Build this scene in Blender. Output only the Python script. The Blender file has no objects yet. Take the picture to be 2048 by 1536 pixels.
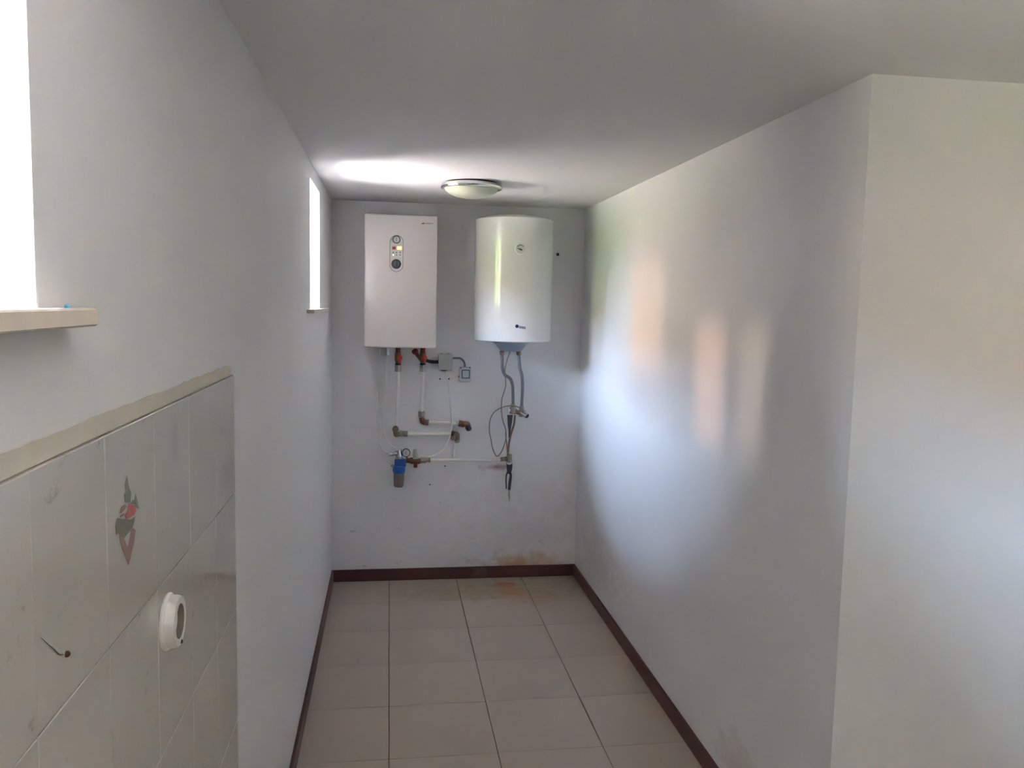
import bpy, bmesh, math, random
from mathutils import Vector, Matrix
random.seed(4)
sc = bpy.context.scene
C = sc.collection

# ------------------------------------------------------------------ camera
CAM = Vector((0.326, 0.0, 1.655)); FPX = 1658.0
RT = Vector((0.98886, -0.14738, 0.0)); RT = Vector((math.cos(-0.1483), math.sin(-0.1483), 0))
PIT, ROL = -0.0954, 0.0213
FW = Vector((-math.sin(-0.1483)*math.cos(PIT), math.cos(-0.1483)*math.cos(PIT), math.sin(PIT)))
UP = RT.cross(FW)
R2 = math.cos(ROL)*RT + math.sin(ROL)*UP
U2 = -math.sin(ROL)*RT + math.cos(ROL)*UP
cd = bpy.data.cameras.new('camera'); cam = bpy.data.objects.new('camera', cd); C.objects.link(cam)
M = Matrix((( R2.x, U2.x, -FW.x), (R2.y, U2.y, -FW.y), (R2.z, U2.z, -FW.z))).to_4x4(); M.translation = CAM
cam.matrix_world = M
cd.sensor_fit = 'HORIZONTAL'; cd.sensor_width = 36; cd.lens = FPX/2048*36; cd.clip_start = .02; cd.clip_end = 500
sc.camera = cam

# ------------------------------------------------------------------ world, sun, exposure
sc.view_settings.view_transform = 'Standard'; sc.view_settings.look = 'None'
sc.view_settings.gamma = 1; sc.view_settings.exposure = 3.86; sc.view_settings.use_curve_mapping = False
cy = sc.cycles
cy.use_denoising = True; cy.max_bounces = 14; cy.diffuse_bounces = 9; cy.glossy_bounces = 4
cy.transparent_max_bounces = 12; cy.caustics_reflective = False; cy.caustics_refractive = False
cy.sample_clamp_indirect = 6
w = bpy.data.worlds.new('sky'); sc.world = w; w.use_nodes = True
nt = w.node_tree; bg = nt.nodes['Background']
tc = nt.nodes.new('ShaderNodeTexCoord'); sx = nt.nodes.new('ShaderNodeSeparateXYZ'); cr = nt.nodes.new('ShaderNodeValToRGB')
nt.links.new(tc.outputs['Generated'], sx.inputs[0]); nt.links.new(sx.outputs['Z'], cr.inputs[0]); nt.links.new(cr.outputs[0], bg.inputs[0])
cr.color_ramp.elements[0].position = 0.0; cr.color_ramp.elements[0].color = (.68, .83, 1.0, 1)
cr.color_ramp.elements[1].position = 1.0; cr.color_ramp.elements[1].color = (.40, .58, .95, 1)
e = cr.color_ramp.elements.new(.35); e.color = (.58, .76, 1.0, 1)
SKY = 12.5
bg.inputs[1].default_value = SKY

def lamp(name, kind, loc, dirn, energy, color, **kw):
    l = bpy.data.lights.new(name, kind); l.energy = energy; l.color = color
    for k, v in kw.items(): setattr(l, k, v)
    o = bpy.data.objects.new(name, l); C.objects.link(o); o.location = loc
    o.rotation_euler = Vector(dirn).to_track_quat('-Z', 'Y').to_euler(); return o
# morning sun from behind the building: it lights the garden and the house across it
lamp('sun', 'SUN', (10, 6, 12), (-.85, -.35, -.85), 17.0, (1.0, .95, .88), angle=math.radians(.6))

W, H, YB, Y2 = 1.4695, 2.225, 4.8738, 1.905
XR, YF = 4.6, -3.2          # rest of the room, to the right and behind the camera
TW = .40                    # outer wall thickness
WIN = [(-2.66, -2.18, 1.632, 2.17), (-.60, .834, 1.642, 2.17), (3.553, 4.035, 1.618, 2.157)]
SPLAY = 3.24                # far window's near jamb, outer edge; splay added to brighten the back wall
for i, (a, b, z0, z1) in enumerate(WIN):      # sky portals in the three openings
    a = SPLAY if i == 2 else a
    p = lamp('window_portal', 'AREA', (-TW-.03, (a+b)/2, (z0+z1)/2), (1, 0, 0), 1, (1, 1, 1), shape='RECTANGLE', size=b-a, size_y=z1-z0)
    p.data.cycles.is_portal = True
    p.rotation_euler = (math.radians(90), 0, math.radians(-90))
# disk lamps added in the garden, standing in for sun glancing off panes
def glint(s, d, energy, color, dist=13.0, size=1.1):
    c = Vector((-TW/2, (3.553+4.035)/2, 1.89)); v = Vector((-1, s, d)); pos = c + v*dist
    o = lamp('glint_stand_in', 'AREA', pos, -v, energy, color, shape='DISK', size=size, spread=math.radians(25))
glint(.095, .162, 1.3, (1.0, .62, .45))
glint(.56, .294, 2.7, (1.0, .60, .42))
glint(.78, .300, 2.6, (1.0, .80, .62))

# ------------------------------------------------------------------ helpers
def at(px, py, y):
    d = FW + R2*((px-1024)/FPX) - U2*((py-768)/FPX)
    return CAM + d*((y-CAM.y)/d.y)
def atx(px, py, x):
    d = FW + R2*((px-1024)/FPX) - U2*((py-768)/FPX)
    return CAM + d*((x-CAM.x)/d.x)
def srgb(r, g, b):
    f = lambda c: (c/255/12.92) if c <= 10 else ((c/255+.055)/1.055)**2.4
    return (f(r), f(g), f(b), 1)
def mat(name, col, rough=.5, metal=0, noise=0, scale=8, bump=0, bscale=60, coat=0, emit=None, estr=0, spec=.5, trans=0):
    m = bpy.data.materials.new(name); m.use_nodes = True; n = m.node_tree; b = n.nodes['Principled BSDF']
    b.inputs['Roughness'].default_value = rough; b.inputs['Metallic'].default_value = metal
    b.inputs['Specular IOR Level'].default_value = spec; b.inputs['Coat Weight'].default_value = coat
    b.inputs['Transmission Weight'].default_value = trans
    col = tuple(col[:3])+(1,)
    t = n.nodes.new('ShaderNodeTexCoord')
    mx = n.nodes.new('ShaderNodeMix'); mx.data_type = 'RGBA'; mx.name = 'base'
    mx.inputs['A'].default_value = col; mx.inputs['B'].default_value = tuple(c*(1-noise) for c in col[:3])+(1,)
    nz = n.nodes.new('ShaderNodeTexNoise'); nz.inputs['Scale'].default_value = scale; nz.inputs['Detail'].default_value = 6
    n.links.new(t.outputs['Object'], nz.inputs['Vector']); n.links.new(nz.outputs['Fac'], mx.inputs['Factor'])
    n.links.new(mx.outputs['Result'], b.inputs['Base Color'])
    if bump:
        n2 = n.nodes.new('ShaderNodeTexNoise'); n2.inputs['Scale'].default_value = bscale; n2.inputs['Detail'].default_value = 4
        bp = n.nodes.new('ShaderNodeBump'); bp.inputs['Strength'].default_value = bump; bp.inputs['Distance'].default_value = .002
        n.links.new(t.outputs['Object'], n2.inputs['Vector']); n.links.new(n2.outputs['Fac'], bp.inputs['Height']); n.links.new(bp.outputs[0], b.inputs['Normal'])
    if emit: b.inputs['Emission Color'].default_value = tuple(emit[:3])+(1,); b.inputs['Emission Strength'].default_value = estr
    return m
def stain(m, spots, world=True):
    """add blots: (centre, radii, colour, strength) in object (=world) space, ragged by noise"""
    n = m.node_tree; b = n.nodes['Principled BSDF']
    src = b.inputs['Base Color'].links[0].from_socket
    g = n.nodes.new('ShaderNodeNewGeometry')
    nz = n.nodes.new('ShaderNodeTexNoise'); nz.inputs['Scale'].default_value = 14; nz.inputs['Detail'].default_value = 7; nz.inputs['Roughness'].default_value = .65
    n.links.new(g.outputs['Position'], nz.inputs['Vector'])
    for c, r, col, s, *amp in spots:
        am = amp[0] if amp else 2.2
        sub = n.nodes.new('ShaderNodeVectorMath'); sub.operation = 'SUBTRACT'; n.links.new(g.outputs['Position'], sub.inputs[0]); sub.inputs[1].default_value = c
        dv = n.nodes.new('ShaderNodeVectorMath'); dv.operation = 'DIVIDE'; n.links.new(sub.outputs[0], dv.inputs[0]); dv.inputs[1].default_value = r
        ln = n.nodes.new('ShaderNodeVectorMath'); ln.operation = 'LENGTH'; n.links.new(dv.outputs[0], ln.inputs[0])
        ad = n.nodes.new('ShaderNodeMath'); ad.operation = 'MULTIPLY_ADD'; n.links.new(nz.outputs['Fac'], ad.inputs[0]); ad.inputs[1].default_value = am; n.links.new(ln.outputs['Value'], ad.inputs[2])
        mr = n.nodes.new('ShaderNodeMapRange'); mr.inputs['From Min'].default_value = .5*am+1; mr.inputs['From Max'].default_value = .5*am+(.15 if am > 2 else .7)
        mr.inputs['To Min'].default_value = 0; mr.inputs['To Max'].default_value = s
        n.links.new(ad.outputs[0], mr.inputs['Value'])
        mx = n.nodes.new('ShaderNodeMix'); mx.data_type = 'RGBA'; n.links.new(mr.outputs[0], mx.inputs['Factor']); n.links.new(src, mx.inputs['A']); mx.inputs['B'].default_value = tuple(col[:3])+(1,)
        src = mx.outputs['Result']
    n.links.new(src, b.inputs['Base Color'])
def scuffs(m, amount=.5, scale=9, zfade=None, axis=2, col=(.2, .18, .17)):
    """small dark scratches and specks, thinning out above zfade"""
    n = m.node_tree; b = n.nodes['Principled BSDF']; src = b.inputs['Base Color'].links[0].from_socket
    g = n.nodes.new('ShaderNodeNewGeometry')
    mp = n.nodes.new('ShaderNodeMapping'); mp.inputs['Scale'].default_value = (1, 1, 1.6); mp.inputs['Rotation'].default_value = (.5, .6, .3)
    n.links.new(g.outputs['Position'], mp.inputs['Vector'])
    nz = n.nodes.new('ShaderNodeTexNoise'); nz.inputs['Scale'].default_value = scale; nz.inputs['Detail'].default_value = 9; nz.inputs['Roughness'].default_value = .78
    n.links.new(mp.outputs[0], nz.inputs['Vector'])
    mr = n.nodes.new('ShaderNodeMapRange'); mr.inputs['From Min'].default_value = .60; mr.inputs['From Max'].default_value = .68; mr.inputs['To Max'].default_value = amount
    n.links.new(nz.outputs['Fac'], mr.inputs['Value'])
    fac = mr.outputs[0]
    if zfade:
        s = n.nodes.new('ShaderNodeSeparateXYZ'); n.links.new(g.outputs['Position'], s.inputs[0])
        mz = n.nodes.new('ShaderNodeMapRange'); mz.inputs['From Min'].default_value = zfade; mz.inputs['From Max'].default_value = .05
        n.links.new(s.outputs[axis], mz.inputs['Value'])
        mu = n.nodes.new('ShaderNodeMath'); mu.operation = 'MULTIPLY'; n.links.new(fac, mu.inputs[0]); n.links.new(mz.outputs[0], mu.inputs[1]); fac = mu.outputs[0]
    mx = n.nodes.new('ShaderNodeMix'); mx.data_type = 'RGBA'; n.links.new(fac, mx.inputs['Factor']); n.links.new(src, mx.inputs['A']); mx.inputs['B'].default_value = col+(1,)
    n.links.new(mx.outputs['Result'], b.inputs['Base Color'])

def obj(name, bm, m, parent=None, smooth=False, kind=None, label=None):
    me = bpy.data.meshes.new(name); bmesh.ops.recalc_face_normals(bm, faces=bm.faces); bm.to_mesh(me); bm.free()
    if isinstance(m, (list, tuple)):
        for q in m: me.materials.append(q)
    elif m: me.materials.append(m)
    if smooth:
        for p in me.polygons: p.use_smooth = True
        try: me.set_sharp_from_angle(angle=math.radians(38))
        except Exception: pass
    o = bpy.data.objects.new(name, me); C.objects.link(o)
    if parent: o.parent = parent; o.matrix_parent_inverse = Matrix.Translation(parent.matrix_world_t if False else -Vector(parent.location)) if parent.location.length else Matrix()
    if kind: o['kind'] = kind
    if label: o['label'] = label
    return o
def thing(name, label, cat, loc=(0, 0, 0), group=None):
    o = bpy.data.objects.new(name, None); C.objects.link(o); o.location = loc; o.empty_display_size = .05
    o['label'] = label; o['category'] = cat
    if group: o['group'] = group
    return o
def tag(o, label, cat, group=None):
    o['label'] = label; o['category'] = cat
    if group: o['group'] = group
    return o
def box(bm, lo, hi, bevel=0, seg=2, mi=0):
    lo = Vector(lo); hi = Vector(hi)
    r = bmesh.ops.create_cube(bm, size=1, matrix=Matrix.Translation((lo+hi)/2) @ Matrix.Diagonal((*(hi-lo), 1)))
    vs = r['verts']
    if bevel:
        es = list({e for v in vs for e in v.link_edges})
        r2 = bmesh.ops.bevel(bm, geom=es, offset=bevel, segments=seg, affect='EDGES', profile=.5)
    return bm
def bx(lo, hi, bevel=0, seg=2):
    return box(bmesh.new(), lo, hi, bevel, seg)
def frame_of(axis):
    a = Vector(axis).normalized(); t = Vector((0, 0, 1)) if abs(a.z) < .9 else Vector((1, 0, 0))
    u = a.cross(t).normalized(); v = a.cross(u).normalized(); return a, u, v
def lathe(bm, base, axis, prof, n=24, cap=True, hexa=False):
    """prof = [(radius, height along axis)]"""
    a, u, v = frame_of(axis); base = Vector(base); rings = []
    for r, h in prof:
        rings.append([bm.verts.new(base + a*h + (u*math.cos(2*math.pi*i/n) + v*math.sin(2*math.pi*i/n))*max(r, 1e-5)) for i in range(n)])
    for p, q in zip(rings, rings[1:]):
        for i in range(n): bm.faces.new((p[i], p[(i+1) % n], q[(i+1) % n], q[i]))
    if cap:
        bm.faces.new(rings[0]); bm.faces.new(rings[-1][::-1])
    return bm
def lt(base, axis, prof, n=24): return lathe(bmesh.new(), base, axis, prof, n)
def spline(pts, sub=8):
    pts = [Vector(p) for p in pts]; P = [2*pts[0]-pts[1]] + pts + [2*pts[-1]-pts[-2]]; out = []
    for i in range(1, len(P)-2):
        a, b, c, d = P[i-1:i+3]
        for k in range(sub):
            t = k/sub
            out.append(.5*((2*b)+(c-a)*t+(2*a-5*b+4*c-d)*t*t+(3*b-a-3*c+d)*t**3))
    out.append(pts[-1]); return out
def tube(bm, pts, r, n=10, curve=True, sub=8, ribs=0):
    P = spline(pts, sub) if curve and len(pts) > 2 else [Vector(p) for p in pts]
    if ribs:      # resample evenly so that the corrugation is regular
        L = [0]
        for a, b in zip(P, P[1:]): L.append(L[-1]+(b-a).length)
        N = max(2, int(L[-1]/ribs)*2); Q = []; j = 0
        for k in range(N+1):
            s = L[-1]*k/N
            while j < len(L)-2 and L[j+1] < s: j += 1
            t = (s-L[j])/max(L[j+1]-L[j], 1e-9); Q.append(P[j].lerp(P[j+1], min(t, 1)))
        P = Q
    rings = []; u = None
    for i, p in enumerate(P):
        d = (P[min(i+1, len(P)-1)]-P[max(i-1, 0)]).normalized()
        if u is None: _, u, v = frame_of(d)
        u = (u - d*u.dot(d)).normalized(); v = d.cross(u)
        rr = (r(i/(len(P)-1)) if callable(r) else r)*(1.12 if ribs and i % 2 else (.88 if ribs else 1))
        rings.append([bm.verts.new(p+(u*math.cos(2*math.pi*k/n)+v*math.sin(2*math.pi*k/n))*rr) for k in range(n)])
    for a, b in zip(rings, rings[1:]):
        for k in range(n): bm.faces.new((a[k], a[(k+1) % n], b[(k+1) % n], b[k]))
    bm.faces.new(rings[0]); bm.faces.new(rings[-1][::-1]); return bm
def tb(pts, r, n=10, **k): return tube(bmesh.new(), pts, r, n, **k)
def prism(bm, poly, d):
    """extrude a planar polygon (list of Vectors) by vector d"""
    a = [bm.verts.new(Vector(p)) for p in poly]; b = [bm.verts.new(Vector(p)+Vector(d)) for p in poly]
    bm.faces.new(a); bm.faces.new(b[::-1]); n = len(a)
    for i in range(n): bm.faces.new((a[i], a[(i+1) % n], b[(i+1) % n], b[i]))
    return bm
def disc_poly(c, r, n=20, ax='y', rz=None):
    rz = rz or r; c = Vector(c)
    if ax == 'y': return [c+Vector((math.cos(2*math.pi*i/n)*r, 0, math.sin(2*math.pi*i/n)*rz)) for i in range(n)]
    return [c+Vector((0, math.cos(2*math.pi*i/n)*r, math.sin(2*math.pi*i/n)*rz)) for i in range(n)]

# ------------------------------------------------------------------ materials
WALL = (.775, .775, .785)
m_left = mat('paint_left', WALL, .55, noise=.05, scale=3, bump=.25, bscale=45); scuffs(m_left, .18, 7, .9)
m_back = mat('paint_back', WALL, .6, noise=.06, scale=3, bump=.25, bscale=45); scuffs(m_back, .6, 11, .8)
m_right = mat('paint_right', WALL, .5, noise=.04, scale=2, bump=.2, bscale=40)
m_ceil = mat('paint_ceiling', (.75, .745, .735), .8, noise=.04, scale=2, bump=.15, bscale=40)
m_room = mat('paint_room', (.74, .73, .70), .7, noise=.04)
m_base = mat('brown_skirting_paint', srgb(100, 56, 54), .42, noise=.35, scale=14, bump=.1)
m_tile = mat('floor_tile_glaze', srgb(188, 174, 158), .38, noise=.2, scale=2.2, bump=.06, bscale=120)
m_grout = mat('floor_grout', srgb(92, 80, 72), .9, noise=.3, scale=5)
m_wt = mat('wall_tile_glaze', srgb(198, 195, 188), .10, noise=.07, scale=5, bump=.12, bscale=14); 
m_wg = mat('wall_tile_joint', srgb(140, 136, 128), .8, noise=.4, scale=20)
m_plaster = mat('bare_plaster', srgb(214, 208, 194), .8, noise=.16, scale=18, bump=.15, bscale=60)
m_glass = bpy.data.materials.new('window_glass'); m_glass.use_nodes = True
n = m_glass.node_tree; n.nodes.remove(n.nodes['Principled BSDF']); out = n.nodes['Material Output']
tr = n.nodes.new('ShaderNodeBsdfTransparent'); gl = n.nodes.new('ShaderNodeBsdfGlossy'); gl.inputs['Roughness'].default_value = .02
fr = n.nodes.new('ShaderNodeFresnel'); mxs = n.nodes.new('ShaderNodeMixShader'); n.links.new(fr.outputs[0], mxs.inputs[0]); n.links.new(tr.outputs[0], mxs.inputs[1]); n.links.new(gl.outputs[0], mxs.inputs[2]); n.links.new(mxs.outputs[0], out.inputs[0])
m_dimmed = m_glass.copy(); m_dimmed.name = 'dimmed_window_glass'  # grey tint added to weaken the light through the far window
for q in m_dimmed.node_tree.nodes:
    if q.type == 'BSDF_TRANSPARENT': q.inputs[0].default_value = (.79, .79, .80, 1)
m_frame = mat('window_plastic', (.82, .82, .82), .3)
m_sill = mat('beige_marble', srgb(228, 216, 198), .3, noise=.3, scale=22, bump=.1, bscale=30)
m_white = mat('white_enamel', (.63, .63, .62), .5, coat=.8, spec=.2)
m_boiler = mat('cream_enamel', (.68, .635, .60), .4, coat=.4)
m_wplast = mat('white_plastic', (.78, .77, .74), .35, noise=.04)
m_pipe = mat('white_ppr_pipe', (.80, .79, .75), .4, noise=.06, scale=30)
m_gplast = mat('grey_plastic', srgb(182, 182, 176), .5, noise=.05)
m_lgrey = mat('pale_grey_plastic', srgb(204, 208, 214), .4, noise=.04)
m_black = mat('black_rubber', (.012, .012, .014), .5)
m_dark = mat('dark_grey_plastic', (.05, .055, .065), .4)
m_red = mat('orange_red_plastic', srgb(196, 62, 34), .4)
m_maroon = mat('maroon_plastic', srgb(120, 40, 48), .5)
m_brass = mat('tarnished_brass', srgb(158, 136, 112), .38, metal=.85, noise=.4, scale=60, bump=.2)
m_copper = mat('dull_copper', srgb(134, 98, 78), .45, metal=.7, noise=.4, scale=60, bump=.2)
m_nickel = mat('worn_nickel', srgb(176, 170, 158), .3, metal=.9, noise=.35, scale=70, bump=.15)
m_chrome = mat('chrome', (.8, .8, .8), .12, metal=1)
m_hose = mat('grey_braided_hose', srgb(138, 142, 146), .38, metal=.5, noise=.2, scale=90)
m_wire = mat('grey_wire', srgb(140, 136, 126), .5)
m_tan = mat('rusty_tan', srgb(158, 134, 112), .7, noise=.4, scale=50)
m_blue = mat('blue_plastic', srgb(24, 92, 176), .35, noise=.15, scale=30)
m_bowl = mat('smoky_clear_plastic', srgb(150, 134, 128), .15, noise=.2, scale=25, coat=.4, trans=.25)
m_dial = mat('dial_face', (.55, .54, .52), .3)
m_frost = mat('frosted_glass', srgb(176, 178, 160), .3, coat=.4)
m_bronze = mat('brown_metal', srgb(70, 50, 42), .45, metal=.6)
m_logo = mat('dark_red_print', srgb(110, 26, 40), .4)
m_logo2 = mat('blue_print', srgb(70, 84, 140), .4)
m_logo3 = mat('navy_print', srgb(30, 34, 80), .4)

# ------------------------------------------------------------------ the room
def slab_with_holes(name, xs, ys, zs, holes, m):
    """wall slab between xs[0]..xs[1]; ys, zs extents; holes = [(y0,y1,z0,z1)]"""
    Y = sorted({*ys, *[h[0] for h in holes], *[h[1] for h in holes]}); Z = sorted({*zs, *[h[2] for h in holes], *[h[3] for h in holes]})
    solid = lambda i, j: 0 <= i < len(Y)-1 and 0 <= j < len(Z)-1 and not any(h[0] <= (Y[i]+Y[i+1])/2 <= h[1] and h[2] <= (Z[j]+Z[j+1])/2 <= h[3] for h in holes)
    bm = bmesh.new(); V = {}
    def v(x, y, z):
        k = (x, y, z)
        if k not in V: V[k] = bm.verts.new(k)
        return V[k]
    a, b = xs
    for i in range(len(Y)-1):
        for j in range(len(Z)-1):
            if not solid(i, j): continue
            y0, y1, z0, z1 = Y[i], Y[i+1], Z[j], Z[j+1]
            for x in (a, b): bm.faces.new((v(x, y0, z0), v(x, y1, z0), v(x, y1, z1), v(x, y0, z1)))
            for di, dj, q in ((-1, 0, ((y0, z0), (y0, z1))), (1, 0, ((y1, z0), (y1, z1))), (0, -1, ((y0, z0), (y1, z0))), (0, 1, ((y0, z1), (y1, z1)))):
                if not solid(i+di, j+dj):
                    (p, r), (s, t) = q; bm.faces.new((v(a, p, r), v(a, s, t), v(b, s, t), v(b, p, r)))
    return obj(name, bm, m, kind='structure')
T = .2
RUST = srgb(168, 112, 62); DRUST = srgb(168, 62, 22)
pj = at(1040, 1118, YB); pt_ = at(992, 934, YB)
stain(m_back, [((pj.x, YB, .085), (.30, .3, .085), srgb(190, 144, 88), .85), ((pt_.x, YB, pt_.z), (.12, .3, .026), srgb(150, 112, 90), .8),
               ((1.15, YB, .25), (.55, .4, .42), srgb(170, 160, 148), .2)])
stain(m_right, [((W, 4.3, .25), (.3, .5, .22), srgb(168, 158, 144), .3), ((W, 2.4, .15), (.3, .25, .12), srgb(170, 140, 110), .35)])
wall_left = slab_with_holes('wall_left', (-TW, 0), (YF-T, YB+T), (-.1, H), WIN, m_left)
for v in wall_left.data.vertices:
    if abs(v.co.x+TW) < 1e-4 and abs(v.co.y-WIN[2][0]) < 1e-4: v.co.y = SPLAY
wall_back = obj('wall_back', bx((0, YB, -.1), (W+T, YB+T, H)), m_back, kind='structure')
wall_right = obj('wall_right', bx((W, Y2+T, -.1), (W+T, YB, H)), m_right, kind='structure')
wall_return = obj('wall_return', bx((W, Y2, -.1), (XR+T, Y2+T, H)), m_right, kind='structure')
obj('wall_front', bx((0, YF-T, -.1), (XR+T, YF, H)), m_room, kind='structure')
obj('wall_side', bx((XR, YF, -.1), (XR+T, Y2, H)), m_room, kind='structure')
obj('ceiling', bx((-TW, YF-T, H), (XR+T, YB+T, H+.2)), m_ceil, kind='structure')
floor = obj('floor', bx((0, YF, -.1), (XR, YB, -.006)), m_grout, kind='structure')

# floor tiles, 40 cm, laid one by one on the grout bed
stain(m_tile, [((at(1008, 1170, YB-.09).x, 4.73, 0), (.080, .055, .1), DRUST, 1, .9), ((at(1022, 1183, YB-.2).x, 4.62, 0), (.10, .075, .1), srgb(196, 104, 54), .95, .9),
               ((1.15, 4.5, 0), (.3, .16, .1), srgb(168, 136, 108), .6), ((.9, 4.65, 0), (.8, .22, .1), srgb(160, 140, 108), .8)])
mesh_full = None
TX, TY, TS, J = .3365, 3.7013, .40, .0016
for i in range(-1, 12):
    for j in range(-18, 4):
        x0 = TX+(i)*TS; y0 = TY+(j-1)*TS+0; x1 = x0+TS; y1 = y0+TS
        xm = W if y0+.01 > Y2 else XR
        a0, a1, b0, b1 = max(x0, 0)+J, min(x1, xm)-J, max(y0, YF)+J, min(y1, YB)-J
        if xm == W and x0 < W and False: continue
        if a1-a0 < .03 or b1-b0 < .03: continue
        if x0 >= W-.02 and y1 > Y2:      # run up to the return wall
            b1 = min(b1, Y2-J)
            if b1-b0 < .03: continue
            a1 = min(x1, XR)-J
        full = abs(a1-a0-(TS-2*J)) < 1e-4 and abs(b1-b0-(TS-2*J)) < 1e-4
        if full and mesh_full:
            o = bpy.data.objects.new('tile', mesh_full); C.objects.link(o); o.location = ((a0+a1)/2, (b0+b1)/2, random.uniform(-.0004, .0004)); o.parent = floor
        else:
            bm = bx((-(a1-a0)/2, -(b1-b0)/2-.0009, -.0065), ((a1-a0)/2, (b1-b0)/2+.0009, 0), .0007, 1)
            o = obj('tile', bm, m_tile, floor); o.location = ((a0+a1)/2, (b0+b1)/2, 0)
            if full: mesh_full = o.data

# baseboards
BH, BT = .072, .012
def base(name, lo, hi):
    o = obj(name, bx(lo, hi, .003, 2), m_base, kind='structure'); return o
stain(m_base, [((at(955, 1145, YB).x, YB, .04), (.06, .1, .05), srgb(120, 98, 88), .7)])
base('baseboard_left', (0, 1.9, 0), (BT, YB-BT, BH))
base('baseboard_back', (0, YB-BT, 0), (W, YB, BH))
base('baseboard_right', (W-BT, Y2, 0), (W, YB-BT, BH))
base('baseboard_return', (W-BT, Y2-BT, 0), (XR, Y2, BH))

# windows, set at the outer face of the thick wall
for k, (a, b, z0, z1) in enumerate(WIN):
    a = SPLAY if k == 2 else a
    wn = bpy.data.objects.new('window_%d' % (k+1), None); C.objects.link(wn); wn['kind'] = 'structure'
    bm = bmesh.new(); f = .028
    for lo, hi in (((a, z0), (a+f, z1)), ((b-f, z0), (b, z1)), ((a+f, z0), (b-f, z0+f)), ((a+f, z1-f), (b-f, z1))):
        box(bm, (-TW, lo[0], lo[1]), (-TW+.05, hi[0], hi[1]), .003, 1)
    obj('window_frame', bm, m_frame, wn)
    obj('pane', bx((-TW+.02, a+f, z0+f), (-TW+.024, b-f, z1-f)), m_dimmed if k == 2 else m_glass, wn)
def sill(y0, y1, ztop, th, wa, wb, label, wo=None):
    prof = [(-TW, wo or wa), (0.0, wa), (0.0, y0), (.03, y0), (.03, y1), (0.0, y1), (0.0, wb), (-TW, wb)]
    bm = prism(bmesh.new(), [(x, y, ztop-th) for x, y in prof], (0, 0, th))
    bmesh.ops.bevel(bm, geom=[e for e in bm.edges if abs(e.verts[0].co.z-e.verts[1].co.z) < 1e-6], offset=.002, segments=1, affect='EDGES')
    o = obj('window_sill', bm, m_sill); tag(o, label, 'window sill'); return o
sill(-.67, .907, 1.6425, .0185, -.5995, .8335, 'thick beige marble sill at the near left window, at the photo edge')
sill(3.40, 4.215, 1.6185, .016, 3.5535, 4.0345, 'thin pale stone sill under the far slit window beside the boiler', SPLAY+.001)
b_ = atx(134, 606, .012)
tag(obj('bead', lt((b_.x, b_.y, 1.642), (0, 0, 1), [(.0012, 0), (.0024, .001), (.0026, .0024), (.0012, .0042)], 12), mat('turquoise_plastic', srgb(90, 200, 235), .3), smooth=True),
    'tiny turquoise bead lying on the near marble sill', 'bead')

# leftover wall tiles on the left wall: 20 x 25 cm, glazed
stain(m_wt, [((0, 1.72, 1.30), (.1, .14, .05), srgb(160, 154, 150), .3), ((0, 1.3, 1.44), (.1, .04, .07), srgb(150, 146, 146), .2)])
scuffs(m_wt, .4, 16)
ys = [.388+.2*k for k in range(8)]; zs = [1.497-.25*k for k in range(7)]
obj('tile_bedding', bx((0, ys[0], .0), (.0035, 1.790, 1.497)), m_wg, wall_left)
tm = None
for y in ys[:-1]:
    for z in zs[:-1]:
        z0 = max(z-.25, .003)
        if z == zs[0] or z0 != z-.25 or tm is None or True:
            bm = bx((0, .0008, z0+.0008-z), (.0062+random.uniform(-.0003, .0003), .1992, -.0008), .0008, 1)
            o = obj('tile', bm, m_wt, wall_left); o.location = (.0008, y, z)
# rough plaster strip left above the tiles
bm = bmesh.new(); random.seed(9); top = []; N = 46
for i in range(N+1):
    y = .388+(1.786-.388)*i/N; top.append((.0, y, 1.5195+random.uniform(-.0012, .0016)+(-.010*max(0, (y-1.765)/.021)**2)))
poly = [Vector((.0, .388, 1.4972))]+[Vector(p) for p in top]+[Vector((.0, 1.788, 1.4972))]
prism(bm, [p+Vector((.0004, 0, 0)) for p in poly], (.0016, 0, 0))
obj('plaster_strip', bm, m_plaster, wall_left)
# faded rose spray printed on one tile
def decal(name, polys, m, parent, x=.0078):
    bm = bmesh.new()
    for p in polys: prism(bm, [atx(px, py, x) for px, py in p], (.0003, 0, 0))
    return obj(name, bm, m, parent)
g1 = mat('faded_green_print', srgb(142, 148, 132), .2, noise=.2, scale=60); g2 = mat('olive_print', srgb(138, 130, 114), .2, noise=.25, scale=60)
r1 = mat('faded_red_print', srgb(186, 104, 98), .2, noise=.2, scale=60); r2_ = mat('dusty_pink_print', srgb(164, 132, 126), .2, noise=.2, scale=60)
decal('printed_leaf', [[(254, 952), (257, 972), (262, 985), (260, 1005), (250, 1005), (248, 990), (252, 985), (250, 970)],
                       [(271, 987), (275, 1005), (278, 1018), (273, 1016), (269, 1002)], [(265, 1000), (267, 1000), (268, 1008), (264, 1008)]], g1, wall_left)
decal('printed_flower', [[(256, 1008), (263, 1007), (270, 1012), (272, 1020), (268, 1030), (258, 1036), (252, 1038), (250, 1030), (255, 1024)]], r1, wall_left, .0079)
decal('printed_petal', [[(243, 1014), (252, 1009), (253, 1014), (242, 1028), (239, 1026)], [(240, 1031), (249, 1026), (248, 1030), (240, 1036)]], r2_, wall_left)
decal('printed_foliage', [[(235, 1036), (242, 1038), (250, 1038), (262, 1039), (270, 1033), (268, 1044), (264, 1056), (256, 1066), (248, 1076), (240, 1072), (236, 1066), (232, 1070), (231, 1052)]], g2, wall_left)
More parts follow.
